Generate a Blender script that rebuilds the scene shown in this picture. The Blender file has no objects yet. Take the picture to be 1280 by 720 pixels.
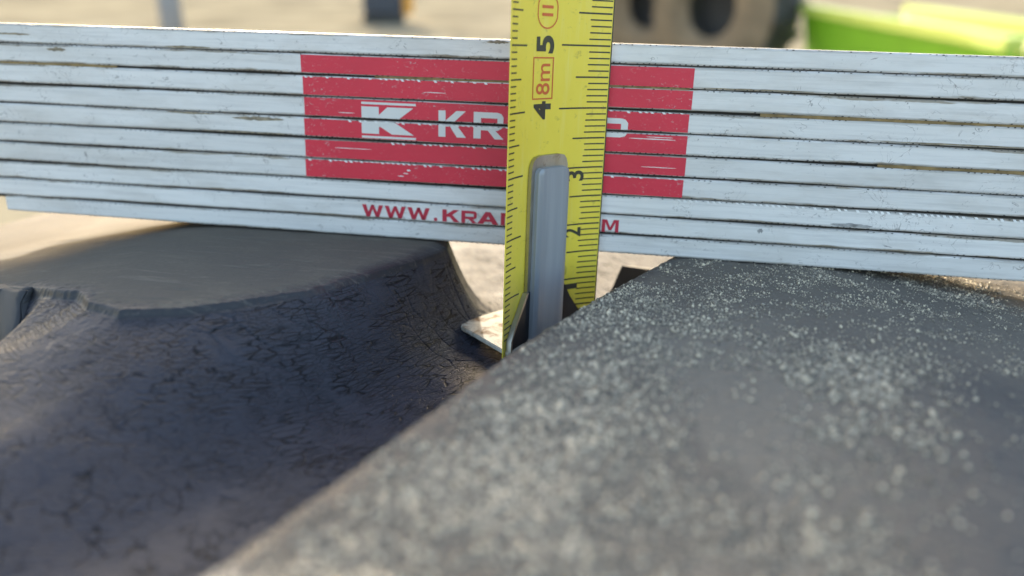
import bpy, bmesh, math, random
import numpy as np
from mathutils import Matrix, Vector

random.seed(7)
rng = np.random.default_rng(7)
scn = bpy.context.scene
C = scn.collection
S = 0.01                                   # near things are laid out in centimetres
R = math.radians

# ------------------------------------------------------------------ camera
TILT = Matrix.Rotation(R(-6.0), 4, 'X')    # the tread slopes a little away from the camera
cam_pos = Vector((0.0, -13.499, 3.675))
yaw, pitch, roll = -0.14065, 0.31689, 0.03186
fw = Vector((math.sin(yaw)*math.cos(pitch), math.cos(yaw)*math.cos(pitch), -math.sin(pitch)))
rt = fw.cross(Vector((0, 0, 1))).normalized()
up = rt.cross(fw)
rt2 = rt*math.cos(roll) + up*math.sin(roll)
up2 = -rt*math.sin(roll) + up*math.cos(roll)
cd = bpy.data.cameras.new('camera')
cam = bpy.data.objects.new('camera', cd)
C.objects.link(cam)
mw = Matrix((( rt2.x, up2.x, -fw.x, cam_pos.x*S),
             ( rt2.y, up2.y, -fw.y, cam_pos.y*S),
             ( rt2.z, up2.z, -fw.z, cam_pos.z*S), (0, 0, 0, 1)))
cam.matrix_world = TILT @ mw
cd.sensor_width = 36.0
cd.lens = 950.0/1280.0*36.0
cd.clip_start = 0.002
cd.clip_end = 500.0
cd.dof.use_dof = True
cd.dof.focus_distance = 0.1245
cd.dof.aperture_fstop = 26.7/2.35
cd.dof.aperture_blades = 0
scn.camera = cam

# ------------------------------------------------------------------ sky, sun, exposure
AZ, EL = R(-25.0), R(19.6)
sdir = TILT.to_3x3() @ Vector((math.sin(AZ)*math.cos(EL), math.cos(AZ)*math.cos(EL), math.sin(EL)))
w_el = math.asin(sdir.z)
w_az = math.atan2(sdir.x, sdir.y)
world = bpy.data.worlds.new('World')
scn.world = world
world.use_nodes = True
nt = world.node_tree
nt.nodes.clear()
sky = nt.nodes.new('ShaderNodeTexSky')
sky.sky_type = 'NISHITA'
sky.sun_disc = False
sky.sun_elevation = w_el
sky.sun_rotation = w_az
sky.dust_density = 3.5
sky.ozone_density = 0.5
bgn = nt.nodes.new('ShaderNodeBackground')
bgn.inputs['Strength'].default_value = 0.15
wo = nt.nodes.new('ShaderNodeOutputWorld')
nt.links.new(sky.outputs[0], bgn.inputs[0])
nt.links.new(bgn.outputs[0], wo.inputs[0])
sl = bpy.data.lights.new('sun', 'SUN')
sl.energy = 2.0
sl.angle = R(0.53)
sl.color = (1.0, 0.92, 0.79)
so = bpy.data.objects.new('sun', sl)
C.objects.link(so)
so.rotation_euler = sdir.to_track_quat('Z', 'Y').to_euler()
scn.view_settings.view_transform = 'Standard'
scn.view_settings.look = 'None'
scn.view_settings.gamma = 1.0
scn.view_settings.exposure = 2.1
scn.render.engine = 'CYCLES'

# ------------------------------------------------------------------ helpers
near = []                                   # top-level things of the tilted tread frame

def link(name, me, mat=None, parent=None):
    o = bpy.data.objects.new(name, me)
    C.objects.link(o)
    if mat is not None and me is not None:
        me.materials.clear(); me.materials.append(mat)
    if parent is not None:
        o.parent = parent
    return o

def tag(o, label=None, cat=None, group=None, kind=None):
    if label: o['label'] = label
    if cat: o['category'] = cat
    if group: o['group'] = group
    if kind: o['kind'] = kind
    return o

def mesh(name, verts, faces, smooth=False):
    me = bpy.data.meshes.new(name)
    me.from_pydata([tuple(v) for v in verts], [], [tuple(f) for f in faces])
    me.update()
    if smooth:
        me.polygons.foreach_set('use_smooth', [True]*len(me.polygons))
    return me

def bm_mesh(name, bm, smooth=False):
    me = bpy.data.meshes.new(name)
    bmesh.ops.recalc_face_normals(bm, faces=bm.faces)
    bm.to_mesh(me); bm.free()
    if smooth:
        me.polygons.foreach_set('use_smooth', [True]*len(me.polygons))
    return me

def box_bm(bm, c, d, rotz=0.0, bevel=0.0, rot=None):
    m = Matrix.Translation(c) @ (rot if rot is not None else Matrix.Rotation(rotz, 4, 'Z')) @ Matrix.Diagonal((d[0], d[1], d[2], 1))
    r = bmesh.ops.create_cube(bm, size=1.0, matrix=m)
    if bevel:
        ed = list({e for v in r['verts'] for e in v.link_edges})
        bmesh.ops.bevel(bm, geom=ed, offset=bevel, segments=2, affect='EDGES', profile=0.6)

class NT:
    """small node-tree writer"""
    def __init__(self, name):
        self.m = bpy.data.materials.new(name)
        self.m.use_nodes = True
        self.t = self.m.node_tree
        self.t.nodes.clear()
        self.out = self.n('ShaderNodeOutputMaterial')
        self.b = self.n('ShaderNodeBsdfPrincipled')
        self.t.links.new(self.b.outputs[0], self.out.inputs[0])
    def n(self, k, **kw):
        nd = self.t.nodes.new(k)
        for a, v in kw.items(): setattr(nd, a, v)
        return nd
    def l(self, a, b): self.t.links.new(a, b)
    def set(self, sock, v):
        if hasattr(v, 'is_output') or isinstance(v, bpy.types.NodeSocket): self.l(v, sock)
        else: sock.default_value = v
    def coord(self, scale=(1, 1, 1), out='Object', loc=(0, 0, 0), rot=(0, 0, 0)):
        tc = self.n('ShaderNodeTexCoord')
        mp = self.n('ShaderNodeMapping')
        mp.inputs['Scale'].default_value = scale
        mp.inputs['Location'].default_value = loc
        mp.inputs['Rotation'].default_value = rot
        self.l(tc.outputs[out], mp.inputs[0])
        return mp.outputs[0]
    def noise(self, vec, scale, detail=4, rough=0.55, dist=0.0):
        nd = self.n('ShaderNodeTexNoise')
        self.l(vec, nd.inputs['Vector'])
        nd.inputs['Scale'].default_value = scale
        nd.inputs['Detail'].default_value = detail
        nd.inputs['Roughness'].default_value = rough
        nd.inputs['Distortion'].default_value = dist
        return nd.outputs[0]
    def voro(self, vec, scale, feature='F1', rand=1.0, out='Distance'):
        nd = self.n('ShaderNodeTexVoronoi', feature=feature)
        self.l(vec, nd.inputs['Vector'])
        nd.inputs['Scale'].default_value = scale
        nd.inputs['Randomness'].default_value = rand
        return nd.outputs[out]
    def ramp(self, fac, a, b, c0=0.0, c1=1.0):
        nd = self.n('ShaderNodeMapRange', clamp=True)
        self.l(fac, nd.inputs[0])
        nd.inputs[1].default_value = a; nd.inputs[2].default_value = b
        nd.inputs[3].default_value = c0; nd.inputs[4].default_value = c1
        return nd.outputs[0]
    def mix(self, fac, a, b, blend='MIX'):
        nd = self.n('ShaderNodeMix', data_type='RGBA', blend_type=blend)
        self.set(nd.inputs[0], fac)
        for i, v in ((6, a), (7, b)):
            if isinstance(v, tuple): nd.inputs[i].default_value = (*v[:3], 1)
            else: self.l(v, nd.inputs[i])
        return nd.outputs[2]
    def math(self, op, a, b=0.5):
        nd = self.n('ShaderNodeMath', operation=op)
        self.set(nd.inputs[0], a); self.set(nd.inputs[1], b)
        return nd.outputs[0]
    def attr(self, name):
        nd = self.n('ShaderNodeAttribute', attribute_name=name)
        return nd.outputs['Fac']
    def bump(self, h, strength=0.5, dist=0.001, normal=None):
        nd = self.n('ShaderNodeBump')
        self.l(h, nd.inputs['Height'])
        nd.inputs['Strength'].default_value = strength
        nd.inputs['Distance'].default_value = dist
        if normal is not None: self.l(normal, nd.inputs['Normal'])
        return nd.outputs[0]
    def finish(self, color, rough=0.5, normal=None, metal=0.0, spec=0.5, coat=0.0):
        if isinstance(color, tuple): self.b.inputs['Base Color'].default_value = (*color[:3], 1)
        else: self.l(color, self.b.inputs['Base Color'])
        self.set(self.b.inputs['Roughness'], rough)
        self.set(self.b.inputs['Metallic'], metal)
        self.b.inputs['Specular IOR Level'].default_value = spec
        self.b.inputs['Coat Weight'].default_value = coat
        if normal is not None: self.l(normal, self.b.inputs['Normal'])
        return self.m

def plain(name, col, rough=0.6, metal=0.0, var=0.15, scale=40.0):
    t = NT(name)
    v = t.coord()
    n = t.noise(v, scale)
    c = t.mix(t.ramp(n, 0.3, 0.7), tuple(x*(1-var) for x in col), tuple(min(1, x*(1+var)) for x in col))
    return t.finish(c, rough, t.bump(n, 0.2, 0.0005), metal)

# ------------------------------------------------------------------ materials
def rubber(name, clean, dusty, dust_lo, dust_hi, grain=0.5, rough=(0.42, 0.8), streak=(1, 0.22, 1), crazed=False):
    t = NT(name)
    v = t.coord()
    big = t.noise(v, 45, 5, 0.6)
    fine = t.noise(v, 900, 4, 0.65)
    mid = t.noise(t.coord(streak, rot=(0, 0, 0.45 if streak[0] == 1 else -0.1)), 220, 4, 0.6)
    d = t.attr('dust')
    f = t.math('ADD', t.math('MULTIPLY', t.math('SUBTRACT', big, 0.5), 1.1), d)
    f = t.math('ADD', f, t.math('MULTIPLY', t.math('SUBTRACT', mid, 0.5), 0.5))
    f = t.ramp(f, dust_lo, dust_hi)
    c = t.mix(f, clean, dusty)
    c = t.mix(t.math('MULTIPLY', t.ramp(fine, 0.35, 0.72, 0.0, 0.4), t.ramp(f, 0, .7, .12, 1)), c, tuple(x*0.6 for x in dusty))
    if streak[0] != 1:
        sc = t.ramp(t.noise(t.coord((0.2, 1, 1), rot=(0, 0, -0.25)), 330, 6, 0.75, 1.5), 0.55, 0.68)
        c = t.mix(t.math('MULTIPLY', sc, 0.28), c, (0.28, 0.25, 0.20))
        nk = t.ramp(t.noise(t.coord((0.3, 1, 1), rot=(0, 0, 0.1)), 520, 3, 0.7), 0.70, 0.74)
        c = t.mix(t.math('MULTIPLY', nk, 0.6), c, (0.04, 0.04, 0.04))
    pits = t.voro(v, 1500)
    h = t.math('ADD', fine, t.math('MULTIPLY', pits, 0.6))
    if crazed:
        # crazing of the perished rubber: hairline splits open along the groove, random short ones nearer the camera
        def warp(sc, amt, scl, rz):
            nz = t.n('ShaderNodeTexNoise'); t.l(v, nz.inputs['Vector']); nz.inputs['Scale'].default_value = sc; nz.inputs['Detail'].default_value = 3
            sub = t.n('ShaderNodeVectorMath', operation='SUBTRACT'); t.l(nz.outputs['Color'], sub.inputs[0]); sub.inputs[1].default_value = (.5, .5, .5)
            ma = t.n('ShaderNodeVectorMath', operation='MULTIPLY_ADD'); t.l(sub.outputs[0], ma.inputs[0]); ma.inputs[1].default_value = (amt, amt, amt); t.l(v, ma.inputs[2])
            mp = t.n('ShaderNodeMapping'); mp.inputs['Scale'].default_value = scl; mp.inputs['Rotation'].default_value = (0, 0, rz); t.l(ma.outputs[0], mp.inputs[0])
            return mp.outputs[0]
        # the splits run along the lug's rim: one axis follows the groove, the other the distance from the rim
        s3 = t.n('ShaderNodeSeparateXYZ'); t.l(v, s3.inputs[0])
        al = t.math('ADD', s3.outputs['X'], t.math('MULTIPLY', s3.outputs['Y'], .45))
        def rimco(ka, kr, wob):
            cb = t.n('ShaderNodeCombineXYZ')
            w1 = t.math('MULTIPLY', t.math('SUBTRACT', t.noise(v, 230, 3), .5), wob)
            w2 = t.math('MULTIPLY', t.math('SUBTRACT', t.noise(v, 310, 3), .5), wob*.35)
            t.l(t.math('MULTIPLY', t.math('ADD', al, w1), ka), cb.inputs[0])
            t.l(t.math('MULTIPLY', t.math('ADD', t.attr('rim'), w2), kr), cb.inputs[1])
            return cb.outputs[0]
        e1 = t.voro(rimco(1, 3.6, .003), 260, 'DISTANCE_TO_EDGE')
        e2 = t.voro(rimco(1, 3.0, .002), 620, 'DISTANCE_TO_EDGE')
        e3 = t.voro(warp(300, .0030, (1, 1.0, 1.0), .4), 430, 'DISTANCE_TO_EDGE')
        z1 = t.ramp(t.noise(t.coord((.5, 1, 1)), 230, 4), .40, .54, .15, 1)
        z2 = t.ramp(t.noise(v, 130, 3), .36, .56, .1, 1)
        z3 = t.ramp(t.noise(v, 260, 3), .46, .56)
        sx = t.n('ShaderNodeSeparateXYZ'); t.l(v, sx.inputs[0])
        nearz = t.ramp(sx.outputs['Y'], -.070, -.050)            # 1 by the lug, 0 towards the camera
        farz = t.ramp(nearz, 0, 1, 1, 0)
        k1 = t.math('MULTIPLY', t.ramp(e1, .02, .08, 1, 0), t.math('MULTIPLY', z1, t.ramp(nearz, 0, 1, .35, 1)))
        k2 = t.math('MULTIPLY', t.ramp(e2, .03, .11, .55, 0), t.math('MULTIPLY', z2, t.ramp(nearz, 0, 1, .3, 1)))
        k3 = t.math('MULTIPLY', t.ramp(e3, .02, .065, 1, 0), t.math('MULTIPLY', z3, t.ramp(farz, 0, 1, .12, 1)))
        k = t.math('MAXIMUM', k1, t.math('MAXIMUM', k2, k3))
        c = t.mix(t.math('MULTIPLY', k, t.ramp(f, 0, 1, .95, .9)), c, (0.006, 0.006, 0.007))  # shade inside the open cracks painted into the colour
        h = t.math('SUBTRACT', t.math('MULTIPLY', h, 0.5), t.math('MULTIPLY', k, 1.6))
    nb = t.bump(h, grain, 0.0002)
    ro = t.ramp(f, 0, 1, rough[0], rough[1])
    m = t.finish(c, ro, nb, 0.0, 0.5)
    t.l(t.ramp(f, 0.0, 0.8, 0.22 if crazed else 0.45, 0.08), t.b.inputs['Specular IOR Level'])
    return m

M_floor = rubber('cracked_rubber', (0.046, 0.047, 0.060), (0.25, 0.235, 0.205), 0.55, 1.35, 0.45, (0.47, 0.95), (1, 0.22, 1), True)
M_lugL = rubber('worn_rubber', (0.026, 0.026, 0.03), (0.165, 0.147, 0.12), 0.2, 1.25, 0.3, (0.48, 0.95), (0.25, 1.6, 1))
M_lugR = rubber('gritty_rubber', (0.042, 0.040, 0.041), (0.205, 0.185, 0.155), 0.25, 1.35, 1.0, (0.5, 0.95))

def sand_mat():
    t = NT('quartz_grit')
    g = t.n('ShaderNodeNewGeometry')
    r = g.outputs['Random Per Island']
    c = t.mix(t.ramp(r, 0.0, 0.7), (0.14, 0.125, 0.10), (0.42, 0.37, 0.29))
    c = t.mix(t.ramp(r, 0.66, 0.86), c, (0.78, 0.68, 0.50))
    return t.finish(c, 0.35, None, 0, 0.6)
M_sand = sand_mat()

def lacquer():
    t = NT('white_lacquered_wood')
    oi = t.n('ShaderNodeObjectInfo')
    tc = t.n('ShaderNodeTexCoord')
    vm = t.n('ShaderNodeVectorMath', operation='MULTIPLY_ADD')
    cb = t.n('ShaderNodeCombineXYZ')
    for i in range(3): t.l(oi.outputs['Random'], cb.inputs[i])
    t.l(cb.outputs[0], vm.inputs[0]); vm.inputs[1].default_value = (3.1, 1.7, 2.3)
    t.l(tc.outputs['Object'], vm.inputs[2])
    def mp(s):
        m = t.n('ShaderNodeMapping'); m.inputs['Scale'].default_value = s
        t.l(vm.outputs[0], m.inputs[0]); return m.outputs[0]
    base = t.mix(t.noise(mp((0.4, 1, 1.5)), 60, 4), (0.72, 0.70, 0.67), (0.84, 0.815, 0.785))
    base = t.mix(t.ramp(oi.outputs['Random'], 0, 1, 0.0, 0.22), base, (0.46, 0.44, 0.41))
    # yellowed and grey smudges
    sm = t.ramp(t.noise(mp((0.35, 1, 1.2)), 130, 5, 0.65), 0.48, 0.70)
    base = t.mix(t.math('MULTIPLY', sm, 0.4), base, (0.44, 0.40, 0.34))
    # long greyish rub marks
    rub = t.ramp(t.noise(mp((0.10, 1, 2.6)), 460, 5, 0.7), 0.47, 0.66)
    base = t.mix(t.math('MULTIPLY', rub, 0.32), base, (0.40, 0.39, 0.38))
    # black specks and short scratches, thicker in some places
    zone = t.ramp(t.noise(mp((0.6, 1, 1)), 85, 4), 0.46, 0.64)
    sp = t.ramp(t.noise(mp((0.7, 1, 1.0)), 800, 5, 0.8, 1.0), 0.60, 0.66)
    base = t.mix(t.math('MULTIPLY', sp, t.math('MULTIPLY', zone, 0.75)), base, (0.12, 0.11, 0.11))
    mm = mp((0.75, 1, 1)); 
    scr = t.noise(mm, 260, 2, 0.5, 2.5)
    scr = t.ramp(t.math('ABSOLUTE', t.math('SUBTRACT', scr, 0.5), 0), 0.0, 0.012, 1.0, 0.0)
    sz = t.ramp(t.noise(mp((1, 1, 1)), 170, 2), 0.56, 0.64)
    base = t.mix(t.math('MULTIPLY', t.math('MULTIPLY', scr, sz), 0.75), base, (0.16, 0.14, 0.13))
    # chipped edges down to the wood
    e = t.attr('edge')
    ch = t.math('ADD', t.math('MULTIPLY', e, 0.26), t.noise(mp((0.14, 1, 1)), 300, 5, 0.7))
    ch = t.ramp(ch, 0.76, 0.84)
    wood = t.mix(t.noise(mp((0.1, 1, 3)), 300, 3), (0.12, 0.09, 0.06), (0.36, 0.27, 0.15))
    base = t.mix(t.math('MULTIPLY', ch, 0.8), base, wood)
    # grime right at the joint
    gr = t.math('MULTIPLY', t.ramp(e, 0.55, 1.0), t.ramp(t.noise(mp((0.3, 1, 1)), 200, 4), 0.35, 0.6))
    base = t.mix(t.math('MULTIPLY', gr, 0.6), base, (0.20, 0.18, 0.15))
    h = t.noise(mp((0.2, 1, 1)), 500, 4, 0.6)
    return t.finish(base, 0.42, t.bump(h, 0.25, 0.0002), 0, 0.45)
M_white = lacquer()

def ink(name, col, wear=(0.48, 0.47, 0.45), amt=0.60):
    t = NT(name)
    v = t.coord((0.7, 1, 1))
    c = t.mix(t.noise(t.coord(), 90, 4), tuple(x*0.85 for x in col), tuple(min(1, x*1.12) for x in col))
    sp = t.ramp(t.noise(v, 1700, 4, 0.7, 1.0), amt, amt+0.05)
    zone = t.ramp(t.noise(t.coord(), 95, 3), 0.42, 0.72, 0, .8)
    c = t.mix(t.math('MULTIPLY', sp, zone), c, wear)
    sc = t.ramp(t.noise(t.coord((0.10, 1, 2.5)), 600, 4, 0.7), 0.70, 0.74)
    c = t.mix(t.math('MULTIPLY', sc, 0.6), c, wear)
    return t.finish(c, 0.45, t.bump(t.noise(v, 700, 4), 0.25, 0.0002))
M_red = ink('red_print', (0.66, 0.024, 0.055))
M_whiteink = ink('white_print', (0.70, 0.69, 0.66), (0.45, 0.08, 0.09), 0.72)
M_urlred = ink('red_lettering', (0.50, 0.02, 0.05), (0.6, 0.58, 0.55), 0.72)
M_tick = plain('dark_graduation', (0.055, 0.052, 0.05), 0.7)
M_tickw = plain('pale_graduation', (0.80, 0.79, 0.77), 0.6)
M_core = plain('dark_joint', (0.03, 0.026, 0.022), 0.9)
M_wood = plain('bare_wood', (0.25, 0.17, 0.07), 0.75, 0, 0.4, 400)

def tape_yellow():
    t = NT('yellow_tape_enamel')
    v = t.coord()
    c = t.mix(t.noise(v, 120, 5), (0.80, 0.61, 0.05), (0.88, 0.70, 0.08))
    st = t.ramp(t.noise(t.coord((1, 1, 0.08)), 900, 4, 0.6), 0.55, 0.8)
    c = t.mix(t.math('MULTIPLY', st, 0.25), c, (0.85, 0.78, 0.35))
    d = t.ramp(t.noise(v, 520, 5, 0.75, 0.8), 0.60, 0.70)
    c = t.mix(t.math('MULTIPLY', d, 0.5), c, (0.30, 0.24, 0.06))
    return t.finish(c, 0.38, t.bump(t.noise(v, 900, 3), 0.08, 0.0002), 0, 0.5)
M_yel = tape_yellow()
M_blk = plain('black_tape_print', (0.045, 0.042, 0.025), 0.5)
M_org = plain('orange_tape_print', (0.62, 0.13, 0.03), 0.5)

def metal(name, c0, c1, rough, streak=(1, 1, 0.05), sc=600, tarn=None, tamt=0.6, metallic=1.0):
    t = NT(name)
    n = t.noise(t.coord(streak), sc, 4, 0.6)
    c = t.mix(t.ramp(n, 0.3, 0.7), c0, c1)
    if tarn:
        z = t.ramp(t.noise(t.coord(), 260, 5, 0.7, 0.6), tamt, tamt+0.14)
        c = t.mix(z, c, tarn)
    r = t.ramp(n, 0.25, 0.75, rough*0.8, rough*1.25)
    return t.finish(c, r, t.bump(n, 0.12, 0.0001), metallic)
M_strip = metal('grey_steel', (0.27, 0.29, 0.315), (0.36, 0.38, 0.40), 0.45, (1, 1, 0.04), 500, None, 0.6, 0.25)
M_plate = metal('tarnished_steel', (0.36, 0.34, 0.30), (0.50, 0.47, 0.42), 0.38, (1, 1, 0.3), 500, (0.20, 0.13, 0.08), 0.60)
M_hook = metal('worn_hook_steel', (0.46, 0.43, 0.35), (0.62, 0.58, 0.48), 0.85, (1, 1, 1), 900, (0.17, 0.10, 0.05), 0.50, 0.0)
M_wing = metal('steel_dark_reflection', (0.03, 0.03, 0.033), (0.055, 0.055, 0.06), 0.4, (1, 1, 0.3), 500, None, 0.6, 0.5)  # hook steel with its dark reflection put into the colour

# ------------------------------------------------------------------ tread surface
def snoise(X, Y, seed, freq):
    """value noise, smooth"""
    g = np.random.default_rng(seed).random((64, 64))
    x = X*freq + 100.3; y = Y*freq + 57.7
    xi = np.floor(x).astype(int); yi = np.floor(y).astype(int)
    fx = x-xi; fy = y-yi
    fx = fx*fx*(3-2*fx); fy = fy*fy*(3-2*fy)
    a = g[xi % 64, yi % 64]; b = g[(xi+1) % 64, yi % 64]
    c = g[xi % 64, (yi+1) % 64]; d = g[(xi+1) % 64, (yi+1) % 64]
    return (a*(1-fx)+b*fx)*(1-fy) + (c*(1-fx)+d*fx)*fy - 0.5

def fbm(X, Y, seed, freq, oct=4, gain=0.55):
    s = np.zeros_like(X); a = 1.0
    for k in range(oct):
        s += a*snoise(X, Y, seed+k, freq*2**k*1.03); a *= gain
    return s

def cells(X, Y, seed, freq):
    """distance to the nearest edge between random cells (in cell units)"""
    g = np.random.default_rng(seed).random((64, 64, 2))
    x = X*freq + 40.0; y = Y*freq + 40.0
    xi = np.floor(x).astype(int); yi = np.floor(y).astype(int)
    f1 = np.full(X.shape, 9.0); f2 = np.full(X.shape, 9.0)
    for i in (-1, 0, 1):
        for j in (-1, 0, 1):
            q = g[(xi+i) % 64, (yi+j) % 64]
            d = np.hypot(xi+i+q[..., 0]-x, yi+j+q[..., 1]-y)
            f2 = np.where(d < f1, f1, np.minimum(f2, d)); f1 = np.minimum(f1, d)
    return f2-f1

def sdf(X, Y, poly):
    """signed distance, positive inside the outline"""
    P = np.array(poly, float); n = len(P)
    best = np.full(X.shape, 1e9); ins = np.zeros(X.shape, bool)
    for i in range(n):
        a = P[i]; b = P[(i+1) % n]; e = b-a
        t = np.clip(((X-a[0])*e[0]+(Y-a[1])*e[1])/(e@e), 0, 1)
        best = np.minimum(best, np.hypot(X-a[0]-t*e[0], Y-a[1]-t*e[1]))
        c = ((a[1] > Y) != (b[1] > Y))
        if abs(e[1]) > 1e-9:
            ins ^= c & (X < e[0]*(Y-a[1])/e[1]+a[0])
    return np.where(ins, best, -best)

POLY_R = [(7.2, 14), (5.0, 9), (2.36, 3.2), (0.86, -0.1), (0.15, -1.6), (-0.53, -3.1), (-1.05, -4.4), (-1.46, -5.58), (-1.96, -7.12),
          (-2.34, -8.19), (-2.74, -9.39), (-3.3, -11.3), (-3.6, -13.2), (7.0, -13.2), (16, 14)]
POLY_L = [(-13.0, 14), (-8.5, 7), (-5.2, 3.2), (-3.9, 1.5), (-3.30, 0.45), (-3.20, -0.12), (-4.05, -2.15), (-4.62, -3.15), (-5.3, -3.85), (-6.0, -4.35), (-6.7, -4.55), (-7.3, -4.35),
          (-7.75, -3.98), (-8.3, -3.85), (-9.0, -3.5), (-11, -3.3), (-17, -3.0), (-17, 14)]
DEPTH = 1.58

def sag(X):
    return (-0.065*np.clip(-7.3-X, 0, 1.4)**2 - 0.185*np.clip(-8.7-X, 0, 99)
            - 0.05*np.clip(X-3.0, 0, 1.3)**2 - 0.13*np.clip(X-4.3, 0, 99))

def profile(d, W, bev, bevd, lip, lipw=0.06, pw=2.0):
    """relative height of a lug against distance d from its outline: worn top, crisp lip, then one concave sweep"""
    u = np.clip((d+W)/(W-lipw), 0, 1)
    wall = u**pw*(1-(bevd+lip)/DEPTH)
    k = np.clip((d+lipw)/lipw, 0, 1); k = k*k*(3-2*k)
    wall = wall + k*lip/DEPTH
    top = np.where(d < bev, bevd*(1-np.clip(d, 0, bev)/bev)**2, 0.0)
    return np.where(d < 0, wall, 1-top/DEPTH)

def tread(X, Y, detail=True):
    s = sag(X)
    back = -0.004*np.clip(Y-4, 0, 99)**2
    wob = 0.05*fbm(X, Y, 11, 0.9, 4)
    dL = sdf(X, Y, POLY_L) + wob*0.7 + 0.035*fbm(X, Y, 15, 4.0, 4, 0.7)*np.clip((-3.4-X)/1.0, 0.25, 1)
    dR = sdf(X, Y, POLY_R) + wob*0.35 + 0.03*fbm(X, Y, 19, 6.0, 3)
    nL = snoise(X, Y, 23, 0.8)
    ss = np.clip((-2.9-X)/2.4, 0, 1); ss = ss*ss*(3-2*ss)
    pk = np.clip((-8.35-X)/0.5, 0, 1); pk = 1-pk*pk*(3-2*pk)              # pocket beside the cut block
    yb = np.clip(-Y/1.5, 0, 1)
    lip = 0.03+0.34*np.clip((-4.0-X)/1.8, 0, 1)*(0.75+0.8*nL)
    pL = profile(dL, 1.0+(0.15+0.75*ss*yb)*(0.25+0.75*pk), 0.26, 0.05, lip, 0.065+0.04*nL)
    pR = profile(dR, 0.75, 0.14, 0.05, 0.2)
    topL = s + back + 0.015*fbm(X, Y, 31, 0.8, 3)
    topR = s + back + 0.02*fbm(X, Y, 37, 0.7, 3)
    flo = -DEPTH + 0.9*s + back + 0.06*fbm(X, Y, 41, 0.5, 3)
    cc = np.clip((-(X-0.9-0.467*Y)-2.0)/2.7, 0, 1); cc = cc*cc*(3-2*cc)
    yy = np.clip((-0.9-Y)/2.2, 0, 1); yy = yy*yy*(3-2*yy)
    flo = flo + 0.98*cc*yy*(0.65+0.35*pk)*np.clip(1.0+(Y+5.2)*0.16, 0.25, 1)
    zL = flo + (topL-flo)*pL
    zR = flo + (topR-flo)*pR
    Z = np.maximum(zL, zR)
    if detail:
        # crazing of the old rubber in the groove and up the walls
        wx = X + 0.07*fbm(X, Y, 51, 2.2, 3); wy = Y + 0.05*fbm(X, Y, 57, 2.2, 3) - 0.10*X
        amp = np.clip(0.55+1.6*fbm(X, Y, 61, 0.45, 2), 0.10, 1.0)
        c3 = cells(wx*1.1, wy*2.2, 77, 1.0)
        on = np.clip((-dL-0.05)/0.15, 0, 1)*np.clip(-dR/0.1, 0, 1)*np.where(Y > 0.2, 0.35, 1.0)
        crack = 0.07*np.clip(1-c3/0.05, 0, 1)*np.clip(amp-0.5, 0, 1)
        Z = Z - on*crack - on*0.004*np.abs(fbm(X*1.0, Y*2.5, 81, 4.0, 2))
        # upright wrinkles on the lug flank
        fl = np.clip(-dL/0.1, 0, 1)*np.clip((dL+0.95)/0.3, 0, 1)*np.clip((X+4.2)/0.5, 0, 1)*np.clip((Y-0.2)/0.3, 0, 1)
        Z = Z - fl*0.016*np.abs(np.sin(9.0*(Y+0.35*X)+3*fbm(X, Y, 83, 1.5, 3)))**0.5
        # scuffed, torn lip of the left lug
        lipz = np.exp(-((dL-0.12)/0.16)**2)*np.clip((-3.6-X)/0.8, 0, 1)
        Z = Z - lipz*(0.03*np.abs(fbm(X, Y, 87, 5.5, 4)) + 0.02*np.clip(fbm(X*0.7, Y*1.5, 89, 9, 3), -.2, 1))
        # small tears on the worn tops
        sc = np.clip(fbm(X*0.5, Y*3.0, 91, 1.4, 3)-0.42, 0, 1)
        Z = Z - np.clip(dL/0.3, 0, 1)*sc*0.08
        # coarse abraded face of the right lug
        inR = np.clip(dR/0.1+0.6, 0, 1)
        Z = Z + inR*(0.020*fbm(X, Y, 93, 6.0, 3) - 0.02*np.clip(fbm(X, Y, 97, 2.6, 3)-0.25, 0, 1))
    return Z, dL, dR

def axis(a):
    out = []
    for lo, hi, st in a:
        n = max(1, int(round((hi-lo)/st)))
        out += list(np.linspace(lo, hi, n, endpoint=False))
    return np.array(out + [a[-1][1]])
gx = axis([(-20, -13, .22), (-13, -10.3, .045), (-10.3, -0.8, .020), (-0.8, 7.5, .036), (7.5, 18, .22)])
gy = axis([(-13.6, -9.9, .12), (-9.9, -7.6, .035), (-7.6, 0.4, .0165), (0.4, 3.2, .028), (3.2, 7.5, .07), (7.5, 16, .25)])
GX, GY = np.meshgrid(gx, gy, indexing='ij')
GZ, DL, DR = tread(GX, GY)
nx, ny = GX.shape
tx = np.gradient(GZ, axis=0)/np.gradient(gx)[:, None]
ty = np.gradient(GZ, axis=1)/np.gradient(gy)[None, :]
NRM = np.stack([-tx, -ty, np.ones_like(GZ)], -1)
NRM /= np.linalg.norm(NRM, axis=-1, keepdims=True)
dustL = np.clip(0.25+DL/0.4, 0, 1)
dustR = np.clip(0.25+DR/0.5, 0, 1)
rzone = np.clip(1.0-np.clip((GX-2.2-0.25*(GY+8))/1.4, 0, 1)*np.clip((-3.2-GY)/1.5, 0, 1), 0, 1)   # clean band on the right lug
DUST = np.where(DL > 0.015, dustL, np.where(DR > -0.05, dustR*(0.2+0.8*rzone), 0.0+0.25*snoise(GX, GY, 5, 0.6)))
scuff = np.exp(-((DL-0.10)/0.13)**2)*np.clip((-4.4-GX)/1.0, 0, 1)*np.clip((GX+7.6)/1.0, 0, 1)
DUST = np.where((DL < 0.02) & (DL > -0.4) & (GY < 0), DUST-0.3, DUST)
DUST = DUST + scuff*np.clip(0.3+2.2*fbm(GX, GY*1.5, 131, 4.0, 4, 0.7), -0.2, 1.2)
DUST = DUST + np.where((DL < 0.01) & (DR < -0.03), 1.1*np.clip((GY-0.15)/0.7, 0, 1), 0)           # dry silt farther up the groove

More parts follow.
